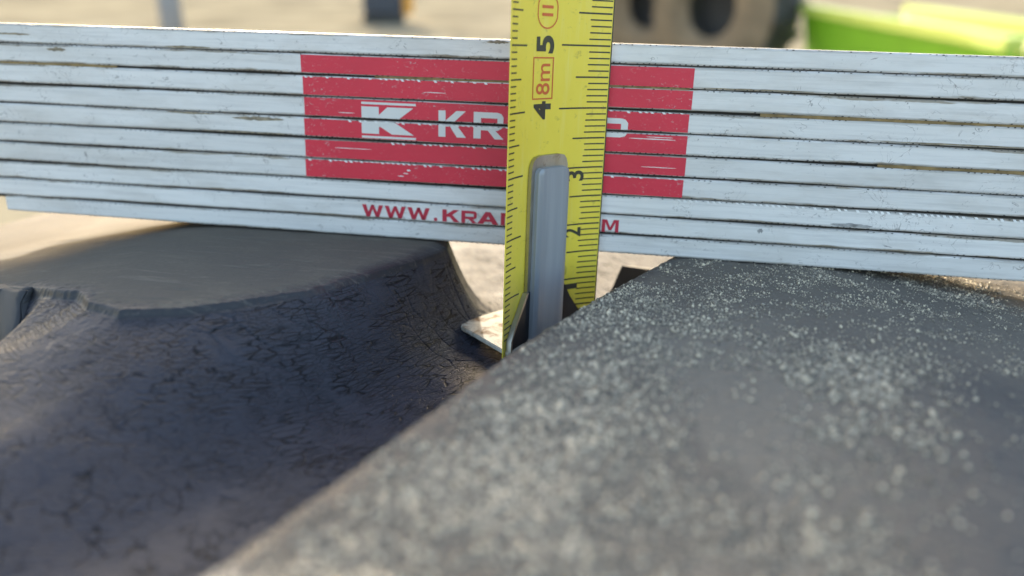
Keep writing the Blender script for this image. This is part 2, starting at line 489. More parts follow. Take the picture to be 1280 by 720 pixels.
rub_ = np.exp(-(((GX-1.3-0.10*(GY+6))/0.95)**2+((GY+6.2)/2.8)**2))*np.clip(DR, 0, 1)
DUST = DUST + rub_*np.clip(0.55+1.6*fbm(GX*2.2, GY*0.35, 141, 1.0, 3), 0, 1.2)
fi, fj = np.meshgrid(np.arange(nx-1), np.arange(ny-1), indexing='ij')
quad = np.stack([fi*ny+fj, (fi+1)*ny+fj, (fi+1)*ny+fj+1, fi*ny+fj+1], -1).reshape(-1, 4)
dLc = (DL[:-1, :-1]).reshape(-1); dRc = (DR[:-1, :-1]).reshape(-1)
part = np.zeros(len(quad), int)
part[dLc > -0.10] = 1
part[dRc > -0.75] = 2
co = np.stack([GX, GY, GZ], -1).reshape(-1, 3)*S
rimd = ((-sdf(GX, GY, POLY_L)-0.95*GZ)*S).reshape(-1)
nr = NRM.reshape(-1, 3); du = DUST.reshape(-1)

def sub_mesh(name, q, mat, parent):
    used, inv = np.unique(q, return_inverse=True)
    inv = inv.reshape(q.shape)
    me = bpy.data.meshes.new(name)
    me.vertices.add(len(used)); me.vertices.foreach_set('co', co[used].astype(np.float32).ravel())
    me.loops.add(inv.size); me.loops.foreach_set('vertex_index', inv.astype(np.int32).ravel())
    me.polygons.add(len(q))
    me.polygons.foreach_set('loop_start', np.arange(0, inv.size, 4, dtype=np.int32))
    me.polygons.foreach_set('use_smooth', np.ones(len(q), bool))
    me.update(calc_edges=True)
    a = me.attributes.new('dust', 'FLOAT', 'POINT')
    a.data.foreach_set('value', du[used].astype(np.float32))
    a = me.attributes.new('rim', 'FLOAT', 'POINT')
    a.data.foreach_set('value', rimd[used].astype(np.float32))
    me.normals_split_custom_set_from_vertices(nr[used].astype(np.float32))
    return link(name, me, mat, parent)

tyre = link('tractor_tyre', None)
tag(tyre, 'worn black tractor tyre with cracked rubber in the groove under the ruler', 'tyre')
near.append(tyre)
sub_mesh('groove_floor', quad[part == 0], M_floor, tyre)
tag(sub_mesh('tread_lug', quad[part == 1], M_lugL, tyre), 'smooth worn lug with a torn lip under the left of the ruler')
tag(sub_mesh('tread_lug', quad[part == 2], M_lugR, tyre), 'sand covered lug filling the right foreground')

# rest of the tyre: the casing below the patch, full circle about its axle
CX, CZ, CY0 = -2.0, -84.0, 2.0
prof = [(-24, 46), (-25.5, 55), (-25, 66), (-22, 75), (-17, 80), (-10, 81.2), (0, 81.4), (10, 81.2), (17, 80), (22, 75), (25, 66), (25.5, 55), (24, 46), (20, 45), (19.5, 55), (0, 74), (-19.5, 55), (-20, 45)]
NS = 128
vs, fs = [], []
for i in range(NS):
    a = 2*math.pi*i/NS
    for (yy, rr) in prof:
        vs.append(((CX+rr*math.sin(a))*S, (CY0+yy)*S, (CZ+rr*math.cos(a))*S))
npf = len(prof)
for i in range(NS):
    for j in range(npf):
        fs.append((i*npf+j, i*npf+(j+1) % npf, ((i+1) % NS)*npf+(j+1) % npf, ((i+1) % NS)*npf+j))
M_cas = plain('tyre_rubber', (0.035, 0.035, 0.037), 0.6, 0, 0.3, 60)
link('casing', mesh('casing', vs, fs, True), M_cas, tyre)
# bars around the rest of the circle
lv = []
outl = [(-3.5, -13), (4, -13), (10, 13), (2, 13)]
for (rr, k) in ((80.3, 1.0), (83.3, 0.86)):
    for (xx, yy) in outl:
        cx0 = 3.2
        xx2 = cx0+(xx-cx0)*k; a = xx2/82.0
        rc = rr-abs(yy)*0.06
        lv.append((rc*math.sin(a)*S, yy*S, rc*math.cos(a)*S))
lf = [(0, 1, 5, 4), (1, 2, 6, 5), (2, 3, 7, 6), (3, 0, 4, 7), (4, 5, 6, 7), (3, 2, 1, 0)]
bar_me = mesh('tread_lug', lv, lf)
for k in range(22):
    a = R(24 + k*(312/21.0))
    b = link('tread_lug', bar_me, M_cas if k == 0 else None, tyre)
    b.matrix_local = Matrix.Translation((CX*S, CY0*S, CZ*S)) @ Matrix.Rotation(a, 4, 'Y')

# rubber nib added by the right lug, standing for the shadow on the lit groove
def nib_mesh():
    pts = [(-0.15, 1.75, -1.5), (0.12, 1.85, -0.74), (0.75, 1.9, -0.80), (1.2, 1.6, -1.5), (0.1, 2.3, -1.5), (0.3, 2.3, -0.85), (1.0, 2.4, -0.9), (1.5, 2.1, -1.5)]
    return mesh('shadow_nib', [tuple(c*S for c in q) for q in pts], [(0, 1, 2, 3), (4, 7, 6, 5), (0, 4, 5, 1), (1, 5, 6, 2), (2, 6, 7, 3), (3, 7, 4, 0)])
link('shadow_nib', nib_mesh(), M_cas, tyre)
# square cut block of the lug at the far left, its face standing in front of the sweep
bm = bmesh.new()
fr = [(-8.86, -3.68, -.195), (-8.90, -3.80, -.36), (-8.72, -4.10, -.70), (-8.84, -4.32, -.98), (-8.95, -4.45, -1.5), (-12.6, -3.6, -1.9), (-12.6, -3.25, -.92), (-10.6, -3.18, -.50), (-9.7, -3.34, -.315)]
bk = [(x-.12, y+1.3, z-(.06 if z > -1 else 0)) for (x, y, z) in fr]
A = [bm.verts.new([c*S for c in q]) for q in fr]; B = [bm.verts.new([c*S for c in q]) for q in bk]
bm.faces.new(A); bm.faces.new(B[::-1])
for i in range(len(A)): bm.faces.new((A[i], B[i], B[(i+1) % len(A)], A[(i+1) % len(A)]))
bmesh.ops.recalc_face_normals(bm, faces=bm.faces)
bmesh.ops.bevel(bm, geom=list(bm.edges), offset=.03*S, segments=2, affect='EDGES')
bmesh.ops.triangulate(bm, faces=bm.faces)
bmesh.ops.subdivide_edges(bm, edges=list(bm.edges), cuts=3, use_grid_fill=True)
for v in bm.verts:
    v.co += v.normal*S*.012*math.sin(v.co.x*1900+v.co.z*1300)*math.sin(v.co.z*2300+v.co.y*1100)
link('cut_block', bm_mesh('cut_block', bm, True), M_cas, tyre)

# ------------------------------------------------------------------ folding ruler
rul = link('folding_ruler', None)
tag(rul, 'folded white wooden rule with a red printed panel lying across two tyre lugs', 'ruler')
near.append(rul)
LZ = [(-.0008, 3.651), (.0007, 3.3215), (0, 2.9527), (.0008, 2.5803), (.0005, 2.206), (.0009, 1.8326), (.0007, 1.4544), (.0013, 1.084), (.0005, .7272), (.0009, .3732), (-.002, .0173)]
GAP = [0.0, .018, .034, .036, .032, .036, .026, .038, .028, .034, 0.0]
GAP = [g*0.78 for g in GAP]
YO = [0.03, 0.012, 0.0, 0.012, 0.004, 0.014, 0.0, 0.016, 0.006, 0.012]
def zl(k, X): return LZ[k][0]*X + LZ[k][1]
SEGX = [(-14.0, 9.5), (-13.6, 9.9), (-14.0, 9.5), (-13.6, 9.9), (-14.0, 9.5), (-13.6, 9.9), (-14.0, 9.5), (-13.6, 9.9), (-14.0, 9.5), (-12.33, 9.2)]
DEEP = 1.72
segs = []
def seg_z(k, X):
    wv = lambda g: GAP[g]*0.5*(1+0.55*math.sin(X*(.30+.05*g)+g*2.3))
    return zl(k+1, X)+wv(k+1), zl(k, X)-wv(k)
for k in range(10):
    x0, x1 = SEGX[k]
    N = 150
    vs, fs, ed = [], [], []
    b = 0.034
    for i in range(N+1):
        X = x0+(x1-x0)*i/N
        za, zb = seg_z(k, X)
        ja = 0.0025*random.gauss(0, 1)*(1 if random.random() < .3 else .3)
        jb = 0.0025*random.gauss(0, 1)*(1 if random.random() < .3 else .3)
        za += max(-.004, ja*0.7); zb += min(.004, jb*0.7)
        y0 = YO[k]+0.003*math.sin(X*1.3+k)
        h = zb-za
        ring = [(y0+DEEP, za+b, 1), (y0+DEEP-b, za, 1), (y0+b, za, 1), (y0+b*.3, za+b*.3, 1), (y0, za+b, .85), (y0, za+.2*h, .3), (y0, za+.5*h, 0), (y0, za+.8*h, .3),
                (y0, zb-b, .85), (y0+b*.3, zb-b*.3, 1), (y0+b, zb, 1), (y0+DEEP-b, zb, 1), (y0+DEEP, zb-b, 1)]
        for (yy, zz, e) in ring:
            vs.append((X*S, yy*S, zz*S)); ed.append(e)
    m = 13
    for i in range(N):
        for j in range(m):
            fs.append((i*m+j, (i+1)*m+j, (i+1)*m+(j+1) % m, i*m+(j+1) % m))
    fs.append(tuple(range(m-1, -1, -1))); fs.append(tuple(N*m+j for j in range(m)))
    me = mesh('segment', vs, fs, False)
    a = me.attributes.new('edge', 'FLOAT', 'POINT'); a.data.foreach_set('value', ed)
    so_ = link('segment', me, M_white, rul)
    so_.rotation_euler = (0, 0, 0)
    segs.append(so_)
    if k < 9:                               # dark joint filler set back between this and the next segment
        vs = []
        for X in (x0+.3, x1-.3):
            z = zl(k+1, X)
            for (yy, zz) in ((.075, -.05), (.075, .05), (DEEP-.1, .05), (DEEP-.1, -.05)):
                vs.append((X*S, yy*S, (z+zz)*S))
        link('joint', mesh('joint', vs, [(0, 1, 5, 4), (1, 2, 6, 5), (2, 3, 7, 6), (3, 0, 4, 7), (0, 3, 2, 1), (4, 5, 6, 7)]), M_core, so_)

def yface(k, X, off): return YO[k]+0.003*math.sin(X*1.3+k)-off
def clip(poly, zlo, zhi):
    def half(P, f):
        out = []
        for i in range(len(P)):
            a, b = P[i], P[(i+1) % len(P)]
            fa, fb = f(a), f(b)
            if fa >= 0: out.append(a)
            if (fa >= 0) != (fb >= 0):
                t = fa/(fa-fb); out.append((a[0]+(b[0]-a[0])*t, a[1]+(b[1]-a[1])*t))
        return out
    P = half(poly, lambda q: q[1]-zlo(q[0]))
    return half(P, lambda q: zhi(q[0])-q[1]) if len(P) > 2 else []
def print_on(name, k, polys, mat, off, margin=.012, step=None):
    vs, fs = [], []
    for P in polys:
        Q = clip(P, lambda X: seg_z(k, X)[0]+margin, lambda X: seg_z(k, X)[1]-margin)
        if len(Q) < 3: continue
        o = len(vs)
        for (X, z) in Q: vs.append((X*S, yface(k, X, off)*S, z*S))
        fs.append(tuple(range(o, o+len(Q))))
    if fs:
        return link(name, mesh(name, vs, fs), mat, segs[k])

# red panel over segments 2..7, one strip each, in short slices so that they follow the wood
for k in range(1, 7):
    xa, xb = -5.868+random.uniform(-.018, .018), 1.05+random.uniform(-.02, .02)
    xs = np.linspace(xa, xb, 25)
    print_on('printed_panel', k, [[(xs[i], 0), (xs[i+1], 0), (xs[i+1], 5), (xs[i], 5)] for i in range(24)], M_red, .004, .018)

def rect(x0, z0, x1, z1): return [(x0, z0), (x1, z0), (x1, z1), (x0, z1)]
GL = {
 'K': [rect(0, 0, .26, 1), [(.26, .40), (.40, .40), (1.0, 1), (.66, 1), (.26, .62)], [(.36, .52), (.56, .62), (1.02, 0), (.68, 0)]],
 'R': [rect(0, 0, .25, 1), rect(.25, .78, .80, 1), rect(.25, .32, .80, .53), [(.80, .32), (.94, .40), (1, .5), (1, .84), (.92, .96), (.80, 1)], [(.48, .32), (.74, .32), (1.02, 0), (.72, 0)]],
 'A': [[(0, 0), (.28, 0), (.62, 1), (.38, 1)], [(.72, 0), (1, 0), (.62, 1), (.40, 1)], rect(.24, .2, .76, .4)],
 'M': [rect(0, 0, .2, 1), rect(.8, 0, 1, 1), [(.12, 1), (.3, 1), (.58, .15), (.42, .15)], [(.42, .15), (.58, .15), (.88, 1), (.7, 1)]],
 'P': [rect(0, 0, .25, 1), rect(.25, .80, .80, 1), rect(.25, .30, .80, .50), [(.80, .30), (.94, .36), (1, .48), (1, .84), (.92, .96), (.80, 1)]],
 'W': [[(0, 1), (.2, 1), (.36, 0), (.2, 0)], [(.2, 0), (.36, 0), (.58, 1), (.44, 1)], [(.42, 1), (.56, 1), (.8, 0), (.64, 0)], [(.64, 0), (.8, 0), (1, 1), (.8, 1)]],
 'C': [rect(.2, .78, 1, 1), rect(.2, 0, 1, .22), [(0, .15), (.2, 0), (.24, 0), (.24, 1), (.2, 1), (0, .85)]],
 'O': [rect(.2, .78, .8, 1), rect(.2, 0, .8, .22), [(0, .15), (.2, 0), (.24, 0), (.24, 1), (.2, 1), (0, .85)], [(.76, 0), (.8, 0), (1, .15), (1, .85), (.8, 1), (.76, 1)]],
 '.': [rect(0, 0, 1, .26)],
}
def word(items, z0, z1, shear=0.0):
    out = []
    for (ch, x0, x1) in items:
        for P in GL[ch]:
            out.append([(x0+(x1-x0)*u+shear*v, z0+(z1-z0)*v) for (u, v) in P])
    return out
logo = [rect(-4.765, 2.475, -3.75, 2.515), rect(-4.765, 1.875, -3.75, 1.915),
        rect(-4.765, 1.955, -4.44, 2.435),
        [(-4.44, 2.08), (-4.26, 2.08), (-3.80, 2.435), (-4.28, 2.435), (-4.44, 2.29)], [(-4.44, 2.08), (-4.26, 2.24), (-3.79, 1.955), (-4.20, 1.955), (-4.44, 2.1)]]
name_w = word([('K', -3.335, -2.84), ('R', -2.695, -2.16), ('A', -2.02, -1.45), ('M', -1.33, -.70), ('P', -.57, 0.02)], 1.962, 2.425)
for k in (3, 4):
    print_on('lettering', k, logo+name_w, M_whiteink, .008, .016)
url = word([('W', -4.81, -4.40), ('W', -4.37, -3.96), ('W', -3.93, -3.50), ('.', -3.42, -3.36), ('K', -3.26, -2.94), ('R', -2.90, -2.61), ('A', -2.60, -2.20), ('M', -2.16, -1.78), ('P', -1.70, -1.40),
            ('.', -1.21, -1.15), ('C', -1.08, -.74), ('O', -.70, -.36), ('M', -.31, -.01)], .405, .635)
print_on('lettering', 8, url, M_urlred, .006, .004)

# millimetre ticks wrapping over the edges of the segments
for k in range(10):
    polys, pal = [], []
    ph = random.uniform(0, .1)
    for side in (0, 1):
        base = random.uniform(.25, .9)
        for i in range(int((SEGX[k][1]-SEGX[k][0]-.8)*10)):
            X = SEGX[k][0]+.4+ph+i*.1
            dens = base*(0.45+0.55*math.sin(X*.9+k*1.7+side*2.1))
            if random.random() > dens*.9+.28: continue
            za, zb = seg_z(k, X)
            hgt = random.uniform(.012, .024)
            wd = random.uniform(.022, .034)
            if side == 0: polys.append([(X, za), (X+wd, za), (X+wd+.012, za+hgt), (X+.012, za+hgt)])
            else: polys.append([(X, zb-hgt), (X+wd, zb-hgt), (X+wd, zb), (X, zb)])
    print_on('graduation', k, polys, M_tick, .0065, .006)
# pale ticks in a few joints
for (k, xa, xb) in ((7, 1.0, 7.8), (6, -5.8, 1.0), (2, -5.8, -2.4), (4, -5.0, -1.9), (3, -0.3, 1.0), (5, -4.2, -2.4)):
    polys = []
    X = xa
    while X < xb:
        za, zb = seg_z(k, X)
        if random.random() < .18: X += .1; continue
        hh = random.uniform(.03, .055) if k == 7 else random.uniform(.018, .045)
        polys.append([(X, zb-hh), (X+.05, zb-hh), (X+.02, zb-.003), (X-.03, zb-.003)])
        X += .1*random.choice((1, 1, 1, 1, 2))
    print_on('graduation', k, polys, M_tickw, .010, .003)
# brown scuffs through the lacquer and pale scratches across the print
def smear(name, k, x0, x1, z0, z1, mat, off, n=14, mg=.003):
    up_, dn = [], []
    for i in range(n+1):
        t = i/n; X = x0+(x1-x0)*t
        e = math.sin(math.pi*t)**.6
        zc = z0+(z1-z0)*.5
        up_.append((X, zc+(z1-z0)*.5*e*random.uniform(.35, 1.0)+.002)); dn.append((X, zc-(z1-z0)*.5*e*random.uniform(.35, 1.0)-.002))
    polys = [[dn[i], dn[i+1], up_[i+1], up_[i]] for i in range(n)]
    print_on(name, k, polys, mat, off, mg)
M_stain = plain('brown_scuff', (0.27, 0.22, 0.15), 0.8, 0, 0.5, 700)
M_grey = plain('grey_scuff', (0.32, 0.31, 0.30), 0.8, 0, 0.4, 700)
for (k, x0, x1, z0, z1, m) in ((4, -7.28, -6.26, 2.08, 2.17, M_stain), (4, -8.6, -7.6, 2.15, 2.20, M_stain), (4, -7.9, -6.1, 1.85, 1.885, M_stain), (1, -11.9, -10.4, 3.26, 3.31, M_grey), (0, -8.5, -7.6, 3.33, 3.375, M_stain),
                              (1, -10.9, -10.5, 3.18, 3.27, M_stain), (8, -4.22, -4.08, .80, .93, M_grey), (0, -2.5, -2.1, 3.58, 3.64, M_stain), (1, 1.2, 3.0, 2.97, 3.0, M_stain), (3, 4.4, 6.4, 2.23, 2.26, M_stain),
                              (7, 3.6, 4.3, .76, .84, M_grey), (9, -1.9, -0.2, .30, .34, M_grey), (6, -3.1, -2.9, 1.30, 1.36, M_grey), (0, -12.0, -11.2, 3.45, 3.5, M_stain), (8, 2.4, 2.5, .55, .66, M_grey)):
    smear('scuff', k, x0, x1, z0, z1, m, .003 if k else .004)
for (k, x0, x1, z0, z1) in ((4, .05, .85, 2.09, 2.11), (4, .35, .80, 2.13, 2.14), (5, .3, .9, 1.61, 1.62), (5, -5.3, -4.6, 1.66, 1.67), (3, -5.2, -4.9, 2.3, 2.31), (6, -4.1, -3.98, 1.2, 1.215), (6, -4.0, -3.9, 1.25, 1.27), (6, -3.93, -3.86, 1.3, 1.34), (2, -3.6, -3.2, 2.72, 2.73)):
    smear('scratch', k, x0, x1, z0, z1, M_tickw, .0075, 8)
# strips of bare wood showing in two of the joints
for (k, xa, xb, dz) in ((2, 2.2, 9.0, .0), (1, -4.5, 1.0, 0.0), (4, 4.2, 9.0, 0), (1, -13, -9.5, 0)):
    xs = np.linspace(xa, xb, 30)
    vs, fs = [], []
    for X in xs:
        z = zl(k+1 if k != 1 else 2, X)
        w = .018+.012*abs(math.sin(X*2.3))
        y = .022
        vs += [(X*S, y*S, (z-w)*S), (X*S, y*S, (z+w)*S), (X*S, (y+.06)*S, (z+w)*S), (X*S, (y+.06)*S, (z-w)*S)]
    for i in range(len(xs)-1):
        o = i*4
        fs += [(o, o+4, o+5, o+1), (o+1, o+5, o+6, o+2), (o+3, o+2, o+6, o+7), (o, o+3, o+7, o+4)]
    link('bare_edge', mesh('bare_edge', vs, fs), M_wood, segs[k])

# ------------------------------------------------------------------ tape measure
tape = link('tape_measure', None)
tape.location = (-1.2*S, -0.9*S, -1.45*S)
near.append(tape)
tag(tape, 'yellow steel tape measure standing upright in the groove in front of the ruler', 'tape measure')
LW, A0, A1, Z0 = 2.35, R(25), R(77), -1.395
_s = np.linspace(0, LW, 200)
_a = A0+(A1-A0)*_s/LW
_x = -.33-np.concatenate([[0], np.cumsum((np.cos(_a[1:])+np.cos(_a[:-1]))/2*np.diff(_s))])
_y = -.15-np.concatenate([[0], np.cumsum((np.sin(_a[1:])+np.sin(_a[:-1]))/2*np.diff(_s))])
def TP(s, z, off=0.0):
    """point on the tape: s cm from its right edge, z cm on its scale, off cm proud of the printed side"""
    x = np.interp(s, _s, _x); y = np.interp(s, _s, _y); a = A0+(A1-A0)*s/LW
    return ((x+math.sin(a)*off+1.2-0.0015*z)*S, (y-math.cos(a)*off+0.9)*S, (Z0+z+1.45)*S)
ns = 24
zs = np.linspace(-.02, 7.6, 60)
vs, fs = [], []
for off in (0.0, -.018):
    for z in zs:
        for i in range(ns+1): vs.append(TP(LW*i/ns, z, off))
nv = len(zs)*(ns+1)
for r_ in range(len(zs)-1):
    for i in range(ns):
        a = r_*(ns+1)+i
        fs.append((a, a+ns+1, a+ns+2, a+1)); fs.append((nv+a, nv+a+1, nv+a+ns+2, nv+a+ns+1))
    for i in (0, ns):
        a = r_*(ns+1)+i
        fs.append((a, a+nv, a+nv+ns+1, a+ns+1))
for i in range(ns):
    fs.append((i, i+1, nv+i+1, nv+i)); a = (len(zs)-1)*(ns+1)+i; fs.append((a, a+nv, a+nv+1, a+1))
bl = link('blade', mesh('blade', vs, fs, False), M_yel, tape)
bl.data.polygons.foreach_set('use_smooth', [True]*len(bl.data.polygons))
bl.data.set_sharp_from_angle(angle=R(50))
bl.data.materials.append(plain('dull_blade_back', (0.10, 0.10, 0.09), 0.7))  # unseen back made dark to cut sunlight bounced onto the ruler
for q in bl.data.polygons:
    if min(q.vertices) >= nv: q.material_index = 1

def ticks(name, lst, mat, off=.004):
    vs, fs = [], []
    for (s0, s1, z, w) in lst:
        n = max(1, int(abs(s1-s0)/.12)); o = len(vs)
        for i in range(n+1):
            s = s0+(s1-s0)*i/n
            vs.append(TP(s, z-w/2, off)); vs.append(TP(s, z+w/2, off))
        for i in range(n): fs.append((o+2*i, o+2*i+1, o+2*i+3, o+2*i+2))
    return link(name, mesh(name, vs, fs), mat, bl)
lst = []
for i in range(3, 76):
    z = i/10.0
    j = random.uniform(-.004, .004)
    if i % 10 == 0: lst.append((.035, .98, z, .026))
    elif i % 5 == 0: lst.append((.035, .66, z, .026))
    else: lst.append((.035, .42+j*4, z, .022))
    if i % 10 == 0: lst.append((LW-.02, LW-.52, z-.02, .026))
    elif i % 5 == 0: lst.append((LW-.02, LW-.38, z-.02, .024))
    else: lst.append((LW-.02, LW-.22, z-.02, .022))
ticks('graduation', lst, M_blk)
# a thin dark line down each edge of the blade
ticks('edge_line', [], M_blk) if False else None
vs, fs = [], []
for z in zs:
    vs += [TP(.002, z, .004), TP(.022, z, .004)]
for i in range(len(zs)-1): fs.append((2*i, 2*i+2, 2*i+3, 2*i+1))
link('edge_line', mesh('edge_line', vs, fs), M_blk, bl)

def glyphs(name, txt, s0, z0, hs, wz, mat, bold=0.0, off=.005):
    """text read upwards along the blade: its baseline runs up the tape at s0 - hs/2"""
    cu = bpy.data.curves.new('t', 'FONT'); cu.body = txt; cu.size = 1.0; cu.offset = bold; cu.resolution_u = 6
    o = bpy.data.objects.new('t', cu); C.objects.link(o)
    dg = bpy.context.evaluated_depsgraph_get()
    me = bpy.data.meshes.new_from_object(o.evaluated_get(dg))
    bpy.data.objects.remove(o); bpy.data.curves.remove(cu)
    v = np.array([q.co[:] for q in me.vertices])
    lo, hi = v.min(0), v.max(0)
    for q in me.vertices:
        tx_ = (q.co.x-lo[0])/(hi[0]-lo[0])-.5; ty_ = (q.co.y-lo[1])/(hi[1]-lo[1])-.5
        q.co = TP(s0+ty_*hs, z0+tx_*wz, off)
    me.name = name
    return link(name, me, mat, bl)
glyphs('numeral', '5', 1.36, 5.0, .42, .27, M_blk, .035)
glyphs('numeral', '4', 1.38, 3.985, .42, .29, M_blk, .035)
glyphs('numeral', '3', .57, 2.86, .36, .18, M_blk, .02)
glyphs('numeral', '2', .57, 1.86, .36, .17, M_blk, .02)
glyphs('numeral', '1', .57, .86, .34, .10, M_blk, .02)
glyphs('numeral', '6', 1.36, 6.05, .42, .27, M_blk, .035)
glyphs('lettering', '8m', 1.38, 4.47, .33, .48, M_org, .008)
glyphs('lettering', 'II', 1.33, 5.50, .26, .16, M_org, 0)
def ring_outline(name, pts, w, mat):
    n = len(pts); vs, fs = [], []
    cs = sum(p[0] for p in pts)/n; cz = sum(p[1] for p in pts)/n
    for (s, z) in pts:
        d = math.hypot(s-cs, z-cz); k = 1-w/d
        vs += [TP(s, z, .005), TP(cs+(s-cs)*k, cz+(z-cz)*k, .005)]
    for i in range(n):
        a, b = 2*i, 2*((i+1) % n); fs.append((a, b, b+1, a+1))
    return link(name, mesh(name, vs, fs), mat, bl)
def stad(s0, z0, hs, hz, n=28):
    out = []
    for i in range(n):
        t = 2*math.pi*i/n; c, s = math.cos(t), math.sin(t)
        out.append((s0+hs*c, z0+(hz-hs*.9)*(1 if s > 0 else -1)+hs*.9*s))
    return out
ring_outline('oval_frame', stad(1.33, 5.50, .24, .27), .022, M_org)
for q in ((1.16, 4.16, 1.62, 4.18), (1.16, 4.79, 1.62, 4.81), (1.14, 4.16, 1.165, 4.81), (1.615, 4.16, 1.64, 4.81)):
    vs = [TP(q[0], q[1], .005), TP(q[2], q[1], .005), TP(q[2], q[3], .005), TP(q[0], q[3], .005)]
    link('box_frame', mesh('box_frame', vs, [(0, 1, 2, 3)]), M_org, bl)

# hook: riveted plate that flares at the foot, raised grey strip on it, bent tip behind
def shell(name, outline, o0, o1, mat, parent, nseg=10, bev=0.0):
    """outline: list of (z, sL, sR); a plate following the blade between offsets o0 and o1"""
    vs, fs = [], []
    rows = len(outline)
    for off in (o0, o1):
        for (z, a, b) in outline:
            for i in range(nseg+1):
                s = a+(b-a)*i/nseg
                of = off
                if bev and off == o1 and i in (0, nseg): of = off-bev
                vs.append(TP(s, z, of))
    nv = rows*(nseg+1)
    for r_ in range(rows-1):
        for i in range(nseg):
            a = r_*(nseg+1)+i
            fs.append((a, a+1, a+nseg+2, a+nseg+1)); fs.append((nv+a, nv+a+nseg+1, nv+a+nseg+2, nv+a+1))
        for i in (0, nseg):
            a = r_*(nseg+1)+i; fs.append((a, a+nseg+1, a+nv+nseg+1, a+nv))
    for r_ in (0, rows-1):
        for i in range(nseg):
            a = r_*(nseg+1)+i; fs.append((a, a+nv, a+nv+1, a+1))
    me = mesh(name, vs, fs)
    bm = bmesh.new(); bm.from_mesh(me); bmesh.ops.recalc_face_normals(bm, faces=bm.faces); bm.to_mesh(me); bm.free()
    me.polygons.foreach_set('use_smooth', [True]*len(me.polygons)); me.set_sharp_from_angle(angle=R(40))
    return link(name, me, mat, parent)
mid = 1.20
ol = [(.97, mid-.42, mid+.48), (1.2, mid-.42, mid+.48),
      (2.9, mid-.42, mid+.48), (3.1, mid-.41, mid+.46), (3.19, mid-.38, mid+.42), (3.25, mid-.33, mid+.34), (3.27, mid-.22, mid+.22)]
wing = [(-.03, mid-.98, mid+1.02), (.25, mid-.95, mid+1.0), (.45, mid-.80, mid+.86), (.7, mid-.62, mid+.66), (.968, mid-.465, mid+.485)]
tag(shell('hook_wing', wing, .012, .075, M_wing, tape), 'flared foot of the hook with a dark reflection in its colour')
rim = [(z, b-.03, b+.035) for (z, a, b) in wing]
shell('wing_rim', rim, .010, .10, M_plate, tape, 2)
hp = shell('hook_plate', ol, .012, .075, M_plate, tape)
tag(hp, 'tarnished hook plate with a rounded top')
ol2 = [(.0, mid-.40, mid+.39), (.4, mid-.40, mid+.39), (2.6, mid-.40, mid+.39), (2.97, mid-.39, mid+.38), (3.03, mid-.37, mid+.36), (3.07, mid-.31, mid+.30)]
shell('grey_strip', ol2, .07, .19, M_strip, tape, 12, .035)
tip = [(-2.735, -.74), (-2.725, -.66), (-2.69, -.58), (-2.60, -.44), (-2.28, .02), (-2.05, .30), (-1.93, .48), (-1.55, .35), (-.9, -.1), (-.75, -.35), (-1.05, -.68), (-1.38, -1.15), (-1.58, -1.62), (-1.66, -1.88), (-1.74, -1.82), (-2.05, -1.50), (-2.52, -1.02), (-2.66, -.90), (-2.715, -.82)]
bm = bmesh.new()
vv = [bm.verts.new(((x+1.2)*S, (y+.9)*S, (.045-.10*max(0, -1.7-x)*0)*S)) for (x, y) in tip]
f = bm.faces.new(vv)
ex = bmesh.ops.extrude_face_region(bm, geom=[f])
bmesh.ops.translate(bm, vec=(0, 0, .085*S), verts=[q for q in ex['geom'] if isinstance(q, bmesh.types.BMVert)])
bmesh.ops.bevel(bm, geom=list(bm.edges), offset=.018*S, segments=2, affect='EDGES')
ht = link('hook_tip', bm_mesh('hook_tip', bm), M_hook, tape)
tag(ht, 'bent hook tip lit by the sun')

# ------------------------------------------------------------------ grit on the right lug
NG = 90000
px_ = rng.uniform(-3.2, 7.4, NG*4); py_ = rng.uniform(-9.9, 1.4, NG*4)
dRg = sdf(px_, py_, POLY_R)
den = np.clip(0.16+0.9*fbm(px_, py_, 201, 0.6, 3)+0.9*fbm(px_, py_, 207, 3.0, 3)
              + 0.75*np.exp(-((px_+0.2)/0.9)**2-((py_+4.2)/1.8)**2) + 0.85*np.exp(-((px_-2.7)/0.7)**2-((py_+5.0)/1.3)**2)
              + 0.7*np.exp(-((px_+0.7)/1.0)**2-((py_+7.9)/1.2)**2) + 0.15*np.exp(-((py_+1.2)/1.2)**2), 0.04, 1)
den *= np.clip(1-1.1*np.exp(-(((px_-1.35-0.10*(py_+6))/0.85)**2+((py_+6.3)/2.6)**2)), .06, 1)      # rubbed patch in the middle
den *= np.clip(1-np.clip((px_-2.3-0.25*(py_+8))/1.1, 0, 1)*np.clip((-3.0-py_)/1.2, 0, 1), .05, 1)
den *= np.clip((dRg-0.05)/np.where(py_ < -5.0, 0.55, 0.12), 0.12, 1)
keep = (dRg > 0.03) & (rng.random(len(px_)) < den)
px_, py_ = px_[keep][:NG], py_[keep][:NG]
pz_, _, _ = tread(px_, py_)
n = len(px_)
rad = 0.0098*np.exp(rng.normal(0, 0.52, n))
rad *= np.where(rng.random(n) < .05, 1.6, 1.0)
rad *= np.clip(1.0-0.09*(py_+4.5), 0.78, 1.45)
rad = np.minimum(rad, 0.032)
octa = np.array([(1, 0, 0), (-1, 0, 0), (0, 1, 0), (0, -1, 0), (0, 0, 1), (0, 0, -1)], float)
of = np.array([(0, 2, 4), (2, 1, 4), (1, 3, 4), (3, 0, 4), (2, 0, 5), (1, 2, 5), (3, 1, 5), (0, 3, 5)])
th = rng.uniform(0, 2*np.pi, n); ph = rng.uniform(0, 1.2, n)
V = octa[None]*(rng.uniform(.65, 1.25, (n, 6, 1)))
ct, st_, cp, sp_ = np.cos(th), np.sin(th), np.cos(ph), np.sin(ph)
